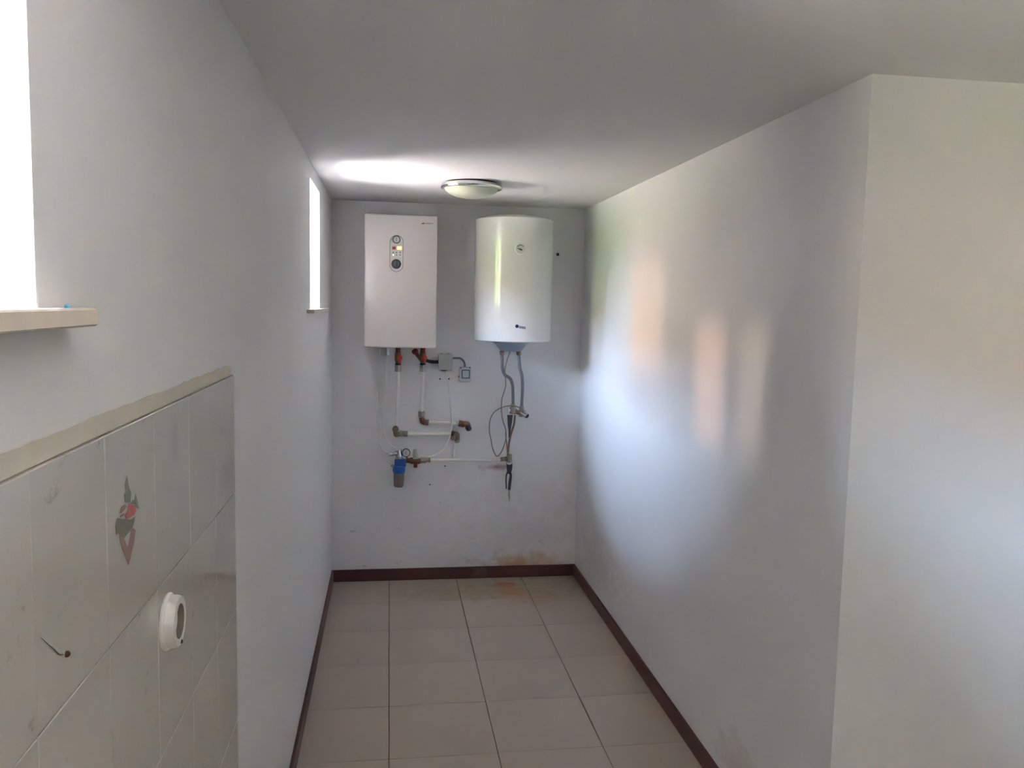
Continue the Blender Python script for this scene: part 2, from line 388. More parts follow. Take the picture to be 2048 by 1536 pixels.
decal('printed_stem', [[(239, 1072), (247, 1074), (253, 1092), (256, 1092), (262, 1062), (266, 1056), (271, 1060), (268, 1080), (263, 1104), (258, 1128), (256, 1130), (250, 1112), (243, 1092)]], r2_, wall_left, .0077)
# chipped anchor hole in the tiles
a_ = atx(134, 1308, .0078)
an = thing('wall_anchor', 'small rusty anchor stub with a crack in the lower left tiles', 'anchor', (0, 0, 0))
obj('stub', lt((.006, a_.y, a_.z), (1, 0, 0), [(.0032, 0), (.0032, .003), (.002, .0045), (.001, .005)], 12), mat('dark_rust', srgb(84, 44, 38), .6), an, smooth=True)
bm = bmesh.new()
tube(bm, [atx(x, y, .0078) for x, y in [(82, 1275), (96, 1288), (108, 1298), (118, 1308), (126, 1309)]], lambda t: .0002+.0006*t, 6)
obj('crack', bm, mat('crack_dirt', srgb(104, 94, 86), .9), an)

# round surface outlet on the tiles, seen almost edge-on
v0 = atx(333, 1243, .007); oc = Vector((.007, v0.y-.0, v0.z))
ou = thing('wall_outlet', 'round white surface-mounted outlet on the leftover tiles', 'outlet', oc)
obj('back_plate', lt(oc, (1, 0, 0), [(.041, 0), (.042, .003), (.040, .006)], 36), m_wplast, ou, smooth=True)
bm = lathe(bmesh.new(), oc+Vector((.006, 0, 0)), (1, 0, 0), [(.038, 0), (.038, .008), (.036, .013), (.029, .0145), (.0255, .013), (.0235, .004), (.001, .003)], 36)
obj('housing', bm, m_wplast, ou, smooth=True)
obj('recess', lathe(bmesh.new(), oc+Vector((.0092, 0, 0)), (1, 0, 0), [(.0232, 0), (.0252, .0098), (.0248, .0098), (.0228, 0)], 30, cap=False), mat('recess_shade', srgb(132, 118, 108), .6, noise=.3, scale=60), ou, smooth=True)  # added liner ring, the shade inside the recess put into its colour
for s in (-1, 1):
    obj('contact_hole', lt(oc+Vector((.0088, .0, s*.0095)), (1, 0, 0), [(.0028, 0), (.0028, .002)], 12), m_black, ou)
obj('screw', lt(oc+Vector((.0185, 0, -.031)), (1, 0, 0), [(.003, 0), (.003, .003), (.001, .004)], 10), mat('rusty_screw', srgb(60, 48, 42), .6), ou)

# small screw holes and a plug in the back wall
m_hole = mat('drill_hole', srgb(52, 48, 48), .9)
for x, y, r in [(880, 758, .0045), (898, 758, .0045), (918, 753, .0045), (860, 969, .004), (890, 932, .004)]:
    p = at(x, y, YB); obj('screw_hole', lt((p.x, YB-.0015, p.z), (0, 1, 0), [(r, 0), (r, .003)], 10), m_hole, wall_back)
p = at(1115, 509, YB-.01); s = thing('screw', 'dark screw stub in the back wall right of the water heater', 'screw', (p.x, YB, p.z))
obj('shank', lt((p.x, YB, p.z), (0, -1, 0), [(.004, -.002), (.004, .018)], 10), m_dark, s); obj('head', lt((p.x, YB-.018, p.z), (0, -1, 0), [(.009, 0), (.009, .003), (.004, .005)], 12), m_dark, s)

# ------------------------------------------------------------------ boiler
yb = YB-.31; BX0, BX1, BZ0, BZ1 = .1915, .5815, 1.407, 2.124
bl = thing('electric_boiler', 'flat cream wall boiler with a small control panel, left of the water heater', 'boiler', ((BX0+BX1)/2, YB, BZ0))
obj('casing', bx((BX0+.004, yb+.02, BZ0+.004), (BX1-.004, YB, BZ1-.004), .006, 2), m_boiler, bl, smooth=True)
obj('front_cover', bx((BX0, yb, BZ0), (BX1, yb+.05, BZ1), .010, 3), m_boiler, bl, smooth=True)
def stadium(cx, cz, w, h, n=14):
    r = w/2; o = []
    for i in range(n+1): t = math.pi*i/n; o.append(Vector((cx+r*math.cos(t), 0, cz+h/2-r+r*math.sin(t))))
    for i in range(n+1): t = math.pi+math.pi*i/n; o.append(Vector((cx+r*math.cos(t), 0, cz-h/2+r+r*math.sin(t))))
    return o
def ring_from(poly, inner, y0, d):
    bm = bmesh.new(); n = len(poly); c = sum(poly, Vector())/n
    A = [bm.verts.new((p.x, y0, p.z)) for p in poly]; B = [bm.verts.new((p.x, y0, p.z)) for p in inner]
    A2 = [bm.verts.new((p.x, y0+d, p.z)) for p in poly]; B2 = [bm.verts.new((p.x, y0+d, p.z)) for p in inner]
    for i in range(n):
        j = (i+1) % n
        bm.faces.new((A[i], A[j], B[j], B[i])); bm.faces.new((A[i], A[j], A2[j], A2[i])); bm.faces.new((B[i], B[j], B2[j], B2[i]))
        bm.faces.new((A2[i], A2[j], B2[j], B2[i]))
    return bm
P = lambda x, y: at(x, y, yb-.002)
pc = P(793, 507); pw = P(806.5, 507).x-P(779.5, 507).x; ph = P(793, 470).z-P(793, 543.5).z
cp = obj('control_panel', ring_from(stadium(pc.x, pc.z, pw, ph), stadium(pc.x, pc.z, pw-.005, ph-.005), yb-.0025, .004), mat('panel_edge', srgb(120, 114, 110), .4), bl)
fp = stadium(pc.x, pc.z, pw-.006, ph-.006)
bm = prism(bmesh.new(), [Vector((q.x, yb-.001, q.z)) for q in fp], (0, .002, 0)); obj('panel_face', bm, mat('panel_grey', (.66, .64, .61), .4), bl)
g = P(793, 479); ga = obj('pressure_gauge', lt((g.x, yb, g.z), (0, -1, 0), [(.0215, 0), (.0215, .004), (.019, .006), (.017, .004)], 28), mat('gauge_bezel', srgb(96, 94, 90), .4), bl, smooth=True)
obj('dial', lt((g.x, yb-.0035, g.z), (0, -1, 0), [(.0168, 0), (.0168, .0012)], 24), m_dial, ga)
obj('needle', prism(bmesh.new(), [Vector((g.x-.0012, yb-.0052, g.z-.010)), Vector((g.x+.0012, yb-.0052, g.z-.010)), Vector((g.x+.001, yb-.0052, g.z+.011)), Vector((g.x-.001, yb-.0052, g.z+.011))], (0, .0005, 0)), m_dark, ga)
def rect_on(name, x0, y0, x1, y1, m, d=.003):
    a = P(x0, y0); b = P(x1, y1); return obj(name, bx((a.x, yb-d, b.z), (b.x, yb+.001, a.z), .0006, 1), m, bl)
rect_on('display', 784.5, 493, 791.5, 499, mat('dark_red_display', srgb(96, 34, 30), .3, emit=(.5, .05, .03), estr=.03))
rect_on('display', 794, 492.5, 803.5, 500, mat('lit_orange_display', srgb(220, 90, 50), .3, emit=(1, .22, .06), estr=.3))
rect_on('digit', 797, 494.5, 800.5, 498, mat('bright_digit', (1, .7, .4), .3, emit=(1, .6, .3), estr=.55), .0036)
for i, x in enumerate((786.5, 793, 800)):
    for j, y in enumerate((505, 510)):
        q = P(x, y); lit = (i == 0 and j == 1)
        obj('indicator_light', lt((q.x, yb, q.z), (0, -1, 0), [(.0032, 0), (.0032, .003), (.001, .004)], 10),
            mat('lit_green', srgb(150, 230, 90), .3, emit=(.35, 1, .2), estr=.5) if lit else mat('unlit_indicator', srgb(60, 66, 58), .3), bl)
q = P(800, 516); obj('reset_button', lt((q.x, yb, q.z), (0, -1, 0), [(.0025, 0), (.0025, .003)], 10), m_gplast, bl)
q = P(792.5, 528); kn = obj('control_knob', lt((q.x, yb, q.z), (0, -1, 0), [(.026, 0), (.026, .003), (.022, .005), (.020, .018), (.017, .021), (.001, .021)], 28), mat('knob_grey', srgb(70, 76, 80), .35), bl, smooth=True)
obj('knob_grip', bx((q.x-.005, yb-.028, q.z-.017), (q.x+.006, yb-.018, q.z+.017), .003, 2), m_dark, kn)
# small printed maker's mark at the top right
cu = bpy.data.curves.new('mark', 'FONT'); cu.body = 'protherm'; cu.size = .0125; cu.shear = .35; cu.extrude = .0002; cu.align_x = 'LEFT'
to = bpy.data.objects.new('tmp', cu); C.objects.link(to); dg = bpy.context.evaluated_depsgraph_get(); me = bpy.data.meshes.new_from_object(to.evaluated_get(dg)); bpy.data.objects.remove(to)
def text_obj(name, me, m, loc, rot, parent):
    o = bpy.data.objects.new(name, me); C.objects.link(o); me.materials.clear(); me.materials.append(m); o.parent = parent
    o.matrix_parent_inverse = Matrix.Translation(-Vector(parent.location)); o.location = loc; o.rotation_euler = rot; return o
q = P(848, 448); text_obj('logo_lettering', me, m_logo, (q.x-.002, yb-.0006, q.z), (math.pi/2, 0, 0), bl)
q = P(842, 448); obj('logo_swoosh', prism(bmesh.new(), [Vector((q.x, yb-.0008, q.z)), Vector((q.x+.012, yb-.0008, q.z)), Vector((q.x+.020, yb-.0008, q.z+.009)), Vector((q.x+.010, yb-.0008, q.z+.006))], (0, .001, 0)), mat('red_print', srgb(190, 30, 50), .4), bl)

# ------------------------------------------------------------------ storage water heater
HC = Vector((0, YB-.24, 0)); xl = at(949.5, 560, HC.y); xr_ = at(1104, 560, HC.y)
HC.x = (xl.x+xr_.x)/2; HR = (xr_.x-xl.x)/2*.998
zt = at(1027, 432, HC.y-HR).z; zb = at(1024, 684.5, HC.y-HR).z
ht = thing('water_heater', 'white cylindrical water heater with a round gauge, right of the boiler', 'water heater', (HC.x, YB, zb))
obj('tank', lt((HC.x, HC.y, zb), (0, 0, 1), [(HR-.03, -.003), (HR-.004, 0), (HR, .004), (HR, zt-zb-.004), (HR-.004, zt-zb), (HR-.02, zt-zb+.004)], 96), m_white, ht, smooth=True)
obj('top_dome', lt((HC.x, HC.y, zt+.002), (0, 0, 1), [(HR-.012, 0), (HR-.03, .008), (HR*.6, .020), (HR*.25, .026), (.001, .028)], 64), m_white, ht, smooth=True)
obj('bottom_dome', lt((HC.x, HC.y, zb), (0, 0, -1), [(HR-.012, 0), (HR-.05, .004), (HR*.5, .010), (.001, .012)], 64), m_white, ht, smooth=True)
c1 = at(1022, 690, HC.y); r1_ = (at(1058, 690, HC.y).x-at(986, 690, HC.y).x)/2; c2 = at(1022, 702, HC.y); r2c = (at(1042, 702, HC.y).x-at(1001, 702, HC.y).x)/2
obj('bottom_cover', lt((c1.x, HC.y, zb-.006), (0, 0, -1), [(r1_*1.04, 0), (r1_*1.02, .006), (r1_*.86, .016), (r1_*.80, .026), (r2c*1.02, zb-c2.z-.008), (r2c*.9, zb-c2.z-.006), (.001, zb-c2.z-.006)], 48), mat('blue_grey_plastic', srgb(146, 156, 168), .35), ht, smooth=True)
hb = obj('wall_bracket', bx((HC.x-.15, HC.y+.12, zb+.45), (HC.x+.15, YB, zb+.49), .003), m_gplast, ht)
def on_tank(px, py, r=HR):
    d = FW + R2*((px-1024)/FPX) - U2*((py-768)/FPX); o = CAM-HC
    a = d.x**2+d.y**2; b = 2*(o.x*d.x+o.y*d.y); c = o.x**2+o.y**2-r*r
    t = (-b-math.sqrt(max(b*b-4*a*c, 0)))/(2*a); return CAM+d*t
gp = on_tank(1041, 498); nrm = Vector((gp.x-HC.x, gp.y-HC.y, 0)).normalized()
hg = obj('thermometer', lt(gp-nrm*.004, nrm, [(.031, 0), (.031, .006), (.027, .008), (.026, .0065)], 32), m_wplast, ht, smooth=True)
obj('dial', lt(gp+nrm*.002, nrm, [(.0258, 0), (.0258, .001)], 28), m_dial, hg)
tx_ = Vector((0, 0, 1)).cross(nrm) ; zz = Vector((0, 0, 1)); gb = gp+nrm*.0035
bm = bmesh.new(); L = []
for i in range(13): t = math.radians(150-10*i); L.append(gb+tx_*math.cos(t)*.021+zz*math.sin(t)*.021+zz*.002)
for i in range(13): t = math.radians(30+10*i); L.append(gb+tx_*math.cos(t)*.0165+zz*math.sin(t)*.0165+zz*.002)
prism(bm, L, nrm*.0005); obj('scale_arc', bm, mat('scale_grey', srgb(110, 118, 124), .4), hg)
prism_pts = [gb-tx_*.018+zz*.004, gb-tx_*.016+zz*.001, gb+tx_*.004-zz*.009, gb+tx_*.009-zz*.006, gb+tx_*.008+zz*.000, gb-tx_*.002+zz*.002]
obj('needle', prism(bmesh.new(), prism_pts, nrm*.002), m_dark, hg)
e = on_tank(1034, 652.5); n2 = Vector((e.x-HC.x, e.y-HC.y, 0)).normalized()
obj('logo_emblem', lt(e-n2*.0008, n2, [(.0095, 0), (.0095, .0014)], 24), m_logo3, ht)
bm = bmesh.new(); tl = [on_tank(1038.5+i*2.2, 651.5+i*.35, HR+.0004) for i in range(7)]; bl_ = [on_tank(1038.0+i*2.2, 656.5+i*.35, HR+.0004) for i in range(7)]
for i in range(0, 6):       # five slanted letter-like strokes
    a, b, c, d = tl[i], tl[i].lerp(tl[i+1], .72), bl_[i].lerp(bl_[i+1], .72), bl_[i]
    prism(bm, [a, b, c, d], n2*-.0006)
obj('logo_lettering', bm, m_logo2, ht)

# ------------------------------------------------------------------ ceiling lamp
lc = at(943, 372, 4.0); LZ = H
lx = at(943, 370, 3.98).x
cl = thing('ceiling_lamp', 'round flush ceiling lamp with chrome rim and frosted glass bowl', 'lamp', (lx, 3.98, H))
rr_ = (at(1004, 372, 3.98).x-at(881, 372, 3.98).x)/2
rimz = at(943, 375, 3.98).z

rimz = H-.022
obj('ceiling_plate', lt((lx, 3.98, H), (0, 0, -1), [(.122, 0), (.122, .008), (.126, .010), (.126, .016), (.11, .020)], 48), m_bronze, cl, smooth=True)
obj('chrome_rim', lt((lx, 3.98, rimz), (0, 0, 1), [(rr_-.022, .010), (rr_-.008, .014), (rr_, .006), (rr_+.001, 0), (rr_-.002, -.007), (rr_-.010, -.010), (rr_-.018, -.004), (rr_-.022, .004)], 64), m_chrome, cl, smooth=True)
obj('glass_bowl', lt((lx, 3.98, rimz), (0, 0, -1), [(rr_-.016, -.006), (rr_-.014, .002), (rr_-.022, .016), (rr_-.042, .032), (rr_-.072, .044), (rr_-.11, .051), (.001, .054)], 64), m_frost, cl, smooth=True)

# ------------------------------------------------------------------ plumbing under the boiler
yp = YB-.035        # pipes run just off the wall
def Q(x, y, d=.035): return at(x, y, YB-d)
def fit(bm, a, b, r, n=6):       # fitting body between two points
    a = Vector(a); b = Vector(b); L = (b-a).length
    return lathe(bm, a, b-a, [(r*.86, 0), (r, L*.06), (r, L*.42), (r*.86, L*.46), (r*.86, L*.54), (r, L*.58), (r, L*.94), (r*.86, L)], n)
def ell(bm, a, c, b, r, n=14):
    return tube(bm, [a, a.lerp(c, .7), c.lerp(a, .12).lerp(c.lerp(b, .12), .5), c.lerp(b, .3), b], r, n, sub=5)

# left outlet with a thin hose
nz = thing('drain_outlet', 'small grey hose tail under the left end of the boiler', 'pipe fitting', Q(774, 700, .10))
obj('nut', fit(bmesh.new(), at(774, 694, YB-.10), at(774, 711, YB-.10), .016, 6), m_nickel, nz)
obj('collar', lt(at(774, 694, YB-.10), (0, 0, 1), [(.020, -.004), (.020, .010)], 16), m_dark, nz)
hl = thing('thin_hose', 'thin white hose from boiler left end down to the filter valve', 'hose', Q(773, 711, .10))
obj('hose', tb([at(774, 709, YB-.10), Q(773, 740, .06), Q(772, 780, .03), Q(766, 830, .02), Q(768, 865, .02), Q(780, 888, .03), Q(792, 897, .05)], .0055, 10), m_pipe, hl)
wl = thing('white_cable', 'thin white cable looping left of the pipes to the filter', 'cable', Q(757, 720, .01))
obj('cable', tb([at(760, 697, YB-.012), Q(757, 740, .008), Q(756, 800, .008), Q(757, 860, .008), Q(761, 890, .01), Q(770, 903, .02), Q(780, 906, .04)], .0035, 8), m_pipe, wl)

def ball_valve(xp, label, y0=697, y1=742, d=.09):
    t = thing('ball_valve', label, 'valve', at(xp, y0, YB-d), 'valves under the boiler')
    c = lambda y: at(xp, y, YB-d)
    obj('inlet_nut', fit(bmesh.new(), c(694), c(706), .016, 6), m_maroon, t)
    obj('body', lt(c(704), c(726)-c(704), [(.012, 0), (.017, .006), (.019, .022), (.019, .045), (.016, .058), (.012, .062)], 18), m_brass, t, smooth=True)
    hcen = c(715)+Vector((.010, -.024, 0))
    obj('handle', lt(hcen+Vector((0, .004, 0)), (0, -1, 0), [(.006, -.004), (.013, 0), (.0145, .004), (.012, .011), (.001, .012)], 18), m_red, t, smooth=True)
    bm = bmesh.new(); box(bm, hcen+Vector((-.0085, -.014, -.030)), hcen+Vector((.0075, -.006, .022)), .004, 2); obj('lever', bm, m_red, t, smooth=True)
    obj('seal', lt(c(726), c(730)-c(726), [(.0165, 0), (.0165, .011)], 18), m_black, t)
    obj('outlet_nut', fit(bmesh.new(), c(730), c(743), .0185, 8), m_nickel, t)
    return t
ball_valve(796, 'left red-handled brass valve hanging under the boiler')
ball_valve(845.5, 'right red-handled brass valve beside the black cable')
mx_ = thing('safety_valve', 'maroon-capped side valve slanting left of the right ball valve', 'valve', at(832, 706, YB-.09))
obj('cap', lt(at(829, 701, YB-.12), at(838, 716, YB-.09)-at(829, 701, YB-.12), [(.017, 0), (.019, .004), (.017, .018), (.012, .020)], 12), m_maroon, mx_, smooth=True)
obj('neck', lt(at(834, 709, YB-.11), at(843, 722, YB-.09)-at(834, 709, YB-.11), [(.011, 0), (.009, .045)], 12), m_copper, mx_, smooth=True)

# pipe run 1 (left) : down, elbow, coupling, right, angle valve, tail
p1 = thing('water_pipe', 'white pipe from left ball valve to the lower horizontal run', 'pipe', Q(792, 860))
obj('riser', tb([at(796, 742, YB-.09), at(796, 760, YB-.085), Q(795, 790, .05), Q(793, 850, .035)], .0105, 14), m_pipe, p1, smooth=True)
obj('run', tb([Q(812, 867.5), Q(903, 868)], .0105, 14, curve=False), m_pipe, p1, smooth=True)
el = obj('elbow', ell(bmesh.new(), Q(791, 862), Q(792, 870), Q(800, 868), .014), m_brass, p1, smooth=True)
obj('elbow_cap', lt(Q(791, 858, .035)+Vector((0, .012, 0)), (0, -1, 0), [(.018, 0), (.019, .01), (.019, .030), (.015, .036), (.001, .037)], 16), m_brass, p1, smooth=True)
obj('coupling', fit(bmesh.new(), Q(798, 867), Q(815.5, 868), .0185, 8), m_nickel, p1)
a1 = thing('angle_valve', 'worn angle valve ending the lower horizontal pipe with a stub below', 'valve', Q(911, 872))
obj('inlet', fit(bmesh.new(), Q(901, 866.5), Q(910, 869), .016, 8), m_copper, a1)
obj('body', ell(bmesh.new(), Q(908, 868), Q(914, 869), Q(914, 881), .0165), m_brass, a1, smooth=True)
obj('spindle', lt(Q(909, 872, .05), (-.45, -.6, -.45), [(.009, 0), (.009, .014), (.014, .016), (.014, .026), (.010, .03)], 10), m_nickel, a1, smooth=True)
obj('outlet', lt(Q(914, 879), (.25, -.1, -1), [(.014, 0), (.016, .004), (.016, .014), (.010, .020)], 12), m_nickel, a1, smooth=True)
obj('tail', tb([Q(909, 884, .02), Q(908, 896, .012), Q(907, 914, .012)], .007, 10), m_pipe, a1, smooth=True)
# pipe run 2 (right)
p2 = thing('water_pipe', 'white pipe from right ball valve to the upper horizontal run', 'pipe', Q(845, 845))
obj('riser', tb([at(845.5, 742, YB-.09), at(845.5, 758, YB-.085), Q(844, 785, .05), Q(843, 826, .035)], .0105, 14), m_pipe, p2, smooth=True)
obj('run', tb([Q(856, 845), Q(914, 846.5)], .0105, 14, curve=False), m_pipe, p2, smooth=True)
obj('collar', lt(Q(843, 822.5), Q(843, 836)-Q(843, 822.5), [(.0185, 0), (.0195, .004), (.0195, .030), (.017, .034)], 16), m_nickel, p2, smooth=True)
obj('elbow', ell(bmesh.new(), Q(843, 835), Q(845, 844), Q(855, 845), .0155), m_copper, p2, smooth=True)
obj('elbow_nut', fit(bmesh.new(), Q(849, 844), Q(857, 845.5), .018, 8), m_brass, p2)
a2 = thing('angle_valve', 'brass angle valve ending the upper horizontal pipe near the shadow edge', 'valve', Q(930, 850))
obj('nut', fit(bmesh.new(), Q(913, 846), Q(922, 847), .016, 8), m_wplast, a2)
obj('inlet', fit(bmesh.new(), Q(917, 846.5), Q(929, 849), .019, 8), m_copper, a2)
obj('body', ell(bmesh.new(), Q(926, 848), Q(935, 848), Q(937, 858, .05), .0175), m_brass, a2, smooth=True)
obj('outlet', lt(Q(935, 852, .045), (.35, -.55, -.7), [(.013, 0), (.017, .004), (.017, .024), (.012, .03), (.001, .03)], 14), m_dark, a2, smooth=True)

# ------------------------------------------------------------------ filter set with gauge and pressure reducer
D = .10
F = lambda x, y: at(x, y, YB-D)
wf = thing('water_filter', 'small water filter with blue head and smoky clear bowl', 'water filter', F(798, 975))
obj('bowl', lt(F(797, 974), F(798, 943)-F(797, 974), [(.012, 0), (.024, .002), (.028, .010), (.030, .04), (.031, .075), (.031, (F(798, 941)-F(797, 974)).length)], 28), m_bowl, wf, smooth=True)
obj('collar', lt(F(797.5, 945), F(798.5, 929)-F(797.5, 945), [(.033, 0), (.036, .004), (.037, .020), (.036, .034), (.034, .04)], 32), m_blue, wf, smooth=True)
hd = obj('head', bx(F(789, 932)+Vector((0, -.022, 0)), F(812, 918)+Vector((0, .022, 0)), .005, 3), m_blue, wf, smooth=True)
obj('vent_screw', lt(F(785, 931)+Vector((0, -.01, 0)), (-1, -.2, .2), [(.008, -.01), (.008, .006), (.005, .01)], 10), m_nickel, wf)
obj('wall_clip', bx((F(793, 925).x, F(793, 925).y+.02, F(793, 925).z-.012), (F(806, 925).x, YB, F(793, 925).z+.012), .002), m_dark, wf)
fv = thing('filter_valve', 'chrome stop valve with side spindle on top of the filter', 'valve', F(797, 906))
obj('body', lt(F(800, 918), F(799, 896)-F(800, 918), [(.010, 0), (.010, .012), (.014, .014), (.014, .030), (.011, .034), (.011, .056), (.006, .060)], 14), m_chrome, fv, smooth=True)
obj('nipple', lt(F(794, 918), F(794, 900)-F(794, 918), [(.008, 0), (.008, .02), (.0105, .022), (.0105, .048)], 12), m_nickel, fv, smooth=True)
obj('spindle', lt(F(799, 907), F(778.5, 908.5)-F(799, 907), [(.010, 0), (.010, .012), (.0135, .014), (.0135, .024), (.009, .026), (.009, .034), (.013, .036), (.013, .058), (.010, .060)], 12), m_chrome, fv, smooth=True)
pg = thing('pressure_gauge', 'small round pressure gauge between filter and pressure reducer', 'gauge', F(812, 905))
g = F(812, 905)
obj('case', lt(g+Vector((0, .006, 0)), (0, -1, 0), [(.024, 0), (.0245, .004), (.0245, .018), (.022, .021), (.0205, .018), (.001, .018)], 32), m_dark, pg, smooth=True)
obj('dial', lt(g+Vector((0, -.0125, 0)), (0, -1, 0), [(.0200, 0), (.0200, .0015)], 28), m_dial, pg)
obj('needle', bx((g.x-.001, g.y-.0152, g.z-.012), (g.x+.001, g.y-.0142, g.z+.010)), m_dark, pg)
obj('stem', lt(g+Vector((.004, .004, -.02)), (.15, 0, -1), [(.006, 0), (.006, .03)], 10), m_brass, pg)
pr = thing('pressure_reducer', 'copper-brown pressure reducer with grey bell cap beside the gauge', 'pressure reducer', F(829, 920))
obj('body', lt(F(812, 921), F(845, 922)-F(812, 921), [(.012, 0), (.014, .003), (.014, .016), (.018, .026), (.020, .05), (.019, .075), (.013, .085), (.013, (F(845, 922)-F(812, 921)).length)], 20), m_copper, pr, smooth=True)
obj('bell_cap', lt(F(832, 917), F(829.5, 893)-F(832, 917), [(.021, 0), (.022, .004), (.017, .010), (.0165, .030), (.014, .044), (.010, .054), (.001, .057)], 24), m_gplast, pr, smooth=True)
obj('drain_plug', lt(F(831, 925), F(831, 937)-F(831, 925), [(.009, 0), (.009, .010), (.0115, .012), (.0115, .026), (.009, .030)], 14), m_maroon, pr, smooth=True)
obj('union_nut', fit(bmesh.new(), F(841, 921), F(852, 920.5), .0185, 8), m_nickel, pr)
obj('outlet_nut', fit(bmesh.new(), F(851, 920), F(861, 919.5), .0150, 8), m_nickel, pr)
cp_ = thing('cold_pipe', 'long white pipe from the reducer to the tee under the heater', 'pipe', Q(930, 920, .06))
obj('run', tb([F(859, 919.5), at(900, 920, YB-.06), Q(960, 920, .03), Q(1004, 920, .03)], .0085, 12), m_pipe, cp_, smooth=True)

# ------------------------------------------------------------------ electrics
jb = thing('junction_box', 'grey square junction box on the back wall beside the right valve', 'junction box', Q(890, 725, 0))
a, b = at(877, 740, YB-.045), at(905, 709, YB-.045)
obj('housing', bx((a.x, YB-.040, a.z), (b.x, YB, b.z), .006, 3), m_gplast, jb, smooth=True)
obj('lid', bx((a.x-.001, YB-.050, a.z-.001), (b.x+.001, YB-.039, b.z+.001), .004, 3), m_gplast, jb, smooth=True)
for fx in (.25, .75): obj('knockout', lt((a.x+(b.x-a.x)*fx, YB-.022, b.z), (0, 0, 1), [(.009, -.002), (.009, .004), (.007, .006)], 14), m_gplast, jb)
obj('bottom_gland', bx((a.x+.015, YB-.030, a.z-.007), (b.x-.03, YB-.012, a.z+.003), .002), m_dark, jb)
bk = thing('black_cable', 'short thick black cable between right valve and junction box', 'cable', Q(863, 723))
obj('cable', tb([at(850, 719, YB-.055), at(856, 722, YB-.04), at(866, 724, YB-.03), at(878, 724, YB-.025)], .0095, 12), m_black, bk, smooth=True)
gc = thing('grey_cable', 'grey cable curving from junction box down to the wall switch', 'cable', Q(920, 720))
obj('cable', tb([at(903, 717, YB-.022), at(912, 716, YB-.018), at(921, 717, YB-.016), at(928, 724, YB-.016), at(930, 736, YB-.02)], .0058, 10), mat('cable_grey', srgb(112, 116, 122), .5), gc, smooth=True)
sw = thing('wall_switch', 'pale square surface switch casting a shadow, right of junction box', 'switch', Q(931, 750, 0))
a, b = at(919.5, 764, YB-.05), at(942, 735, YB-.05)
obj('housing', bx((a.x, YB-.048, a.z), (b.x, YB, b.z), .004, 3), m_lgrey, sw, smooth=True)
a, b = at(923, 757, YB-.05), at(940, 739.5, YB-.05)
obj('frame', bx((a.x, YB-.0495, a.z), (b.x, YB-.046, b.z), .001, 1), mat('switch_gap', srgb(88, 96, 116), .5), sw)
a, b = at(925, 755, YB-.05), at(938, 741.5, YB-.05)
obj('rocker', bx((a.x, YB-.053, a.z), (b.x, YB-.047, b.z), .002, 2), m_lgrey, sw, smooth=True)
for x, y in ((921.5, 736), (940, 735.5)):
    p = at(x, y, YB-.047); obj('lid_screw', lt((p.x, YB-.046, p.z), (0, -1, 0), [(.004, 0), (.004, .004)], 10), m_dark, sw)
wc = thing('white_cable', 'thin white cable from junction box arching down to the reducer', 'cable', Q(893, 742))
obj('cable', tb([at(893, 741, YB-.02), at(896, 765, YB-.01), at(900, 795, YB-.03), at(903.5, 830, YB-.065), at(903, 855, YB-.075), at(897, 880, YB-.08), at(884, 900, YB-.085), at(868, 911, YB-.09), at(856, 914, YB-.10)], .0042, 10), m_pipe, wc, smooth=True)

# ------------------------------------------------------------------ under the water heater
yh = HC.y
def hose_thing(label, pts, r=.0088):
    t = thing('flexible_hose', label, 'hose', pts[0], 'flexible hoses under the water heater')
    obj('hose', tb(pts, r, 12, ribs=.007, sub=10), m_hose, t, smooth=True)
    d = pts[1]-pts[0]; obj('top_nut', lt(pts[0]-d.normalized()*.004, d, [(.012, 0), (.0145, .003), (.0145, .018), (.011, .022)], 6), m_brass, t)
    d2 = pts[-2]-pts[-1]; obj('bottom_nut', lt(pts[-1], d2, [(.012, -.004), (.0145, 0), (.0145, .016), (.011, .020)], 6), m_nickel, t)
    return t
YM = YB-.12
hose_thing('left grey corrugated hose under the heater, bending right halfway',
           [at(1004, 704, yh), at(1004, 718, yh+.01), at(1005, 738, yh+.03), at(1010, 750, yh+.05), at(1020, 757, yh+.07), at(1025, 770, yh+.09), at(1026, 790, YM-.01), at(1026, 814, YM)])
hose_thing('right grey corrugated hose under the heater, hanging nearly straight',
           [at(1037, 704, yh), at(1038, 718, yh+.01), at(1040, 738, yh+.04), at(1044, 752, yh+.06), at(1045, 775, yh+.09), at(1044, 800, YM-.01), at(1043, 818, YM)])
tw = thing('thermostat_cable', 'thin grey cable hanging from the heater and looping round the hoses', 'cable', at(1019, 703, yh))
X = lambda cx, cy_: (950+cx/4.656, 680+cy_/4.655)
pts = [(325, 108, .24), (300, 180, .23), (280, 270, .22), (284, 360, .21), (285, 430, .19), (262, 510, .17), (248, 570, .155), (248, 680, .15), (262, 760, .14), (285, 830, .12), (290, 900, .10), (275, 970, .09), (250, 1035, .08), (215, 1080, .075), (190, 1070, .07), (162, 1000, .07), (150, 930, .07), (135, 850, .07), (138, 760, .075), (165, 690, .085), (215, 645, .10), (300, 615, .125), (380, 618, .14), (440, 645, .14), (470, 668, .13)]
obj('cable', tb([at(*X(a, b), YB-d) for a, b, d in pts], .0034, 8, sub=5), m_wire, tw, smooth=True)
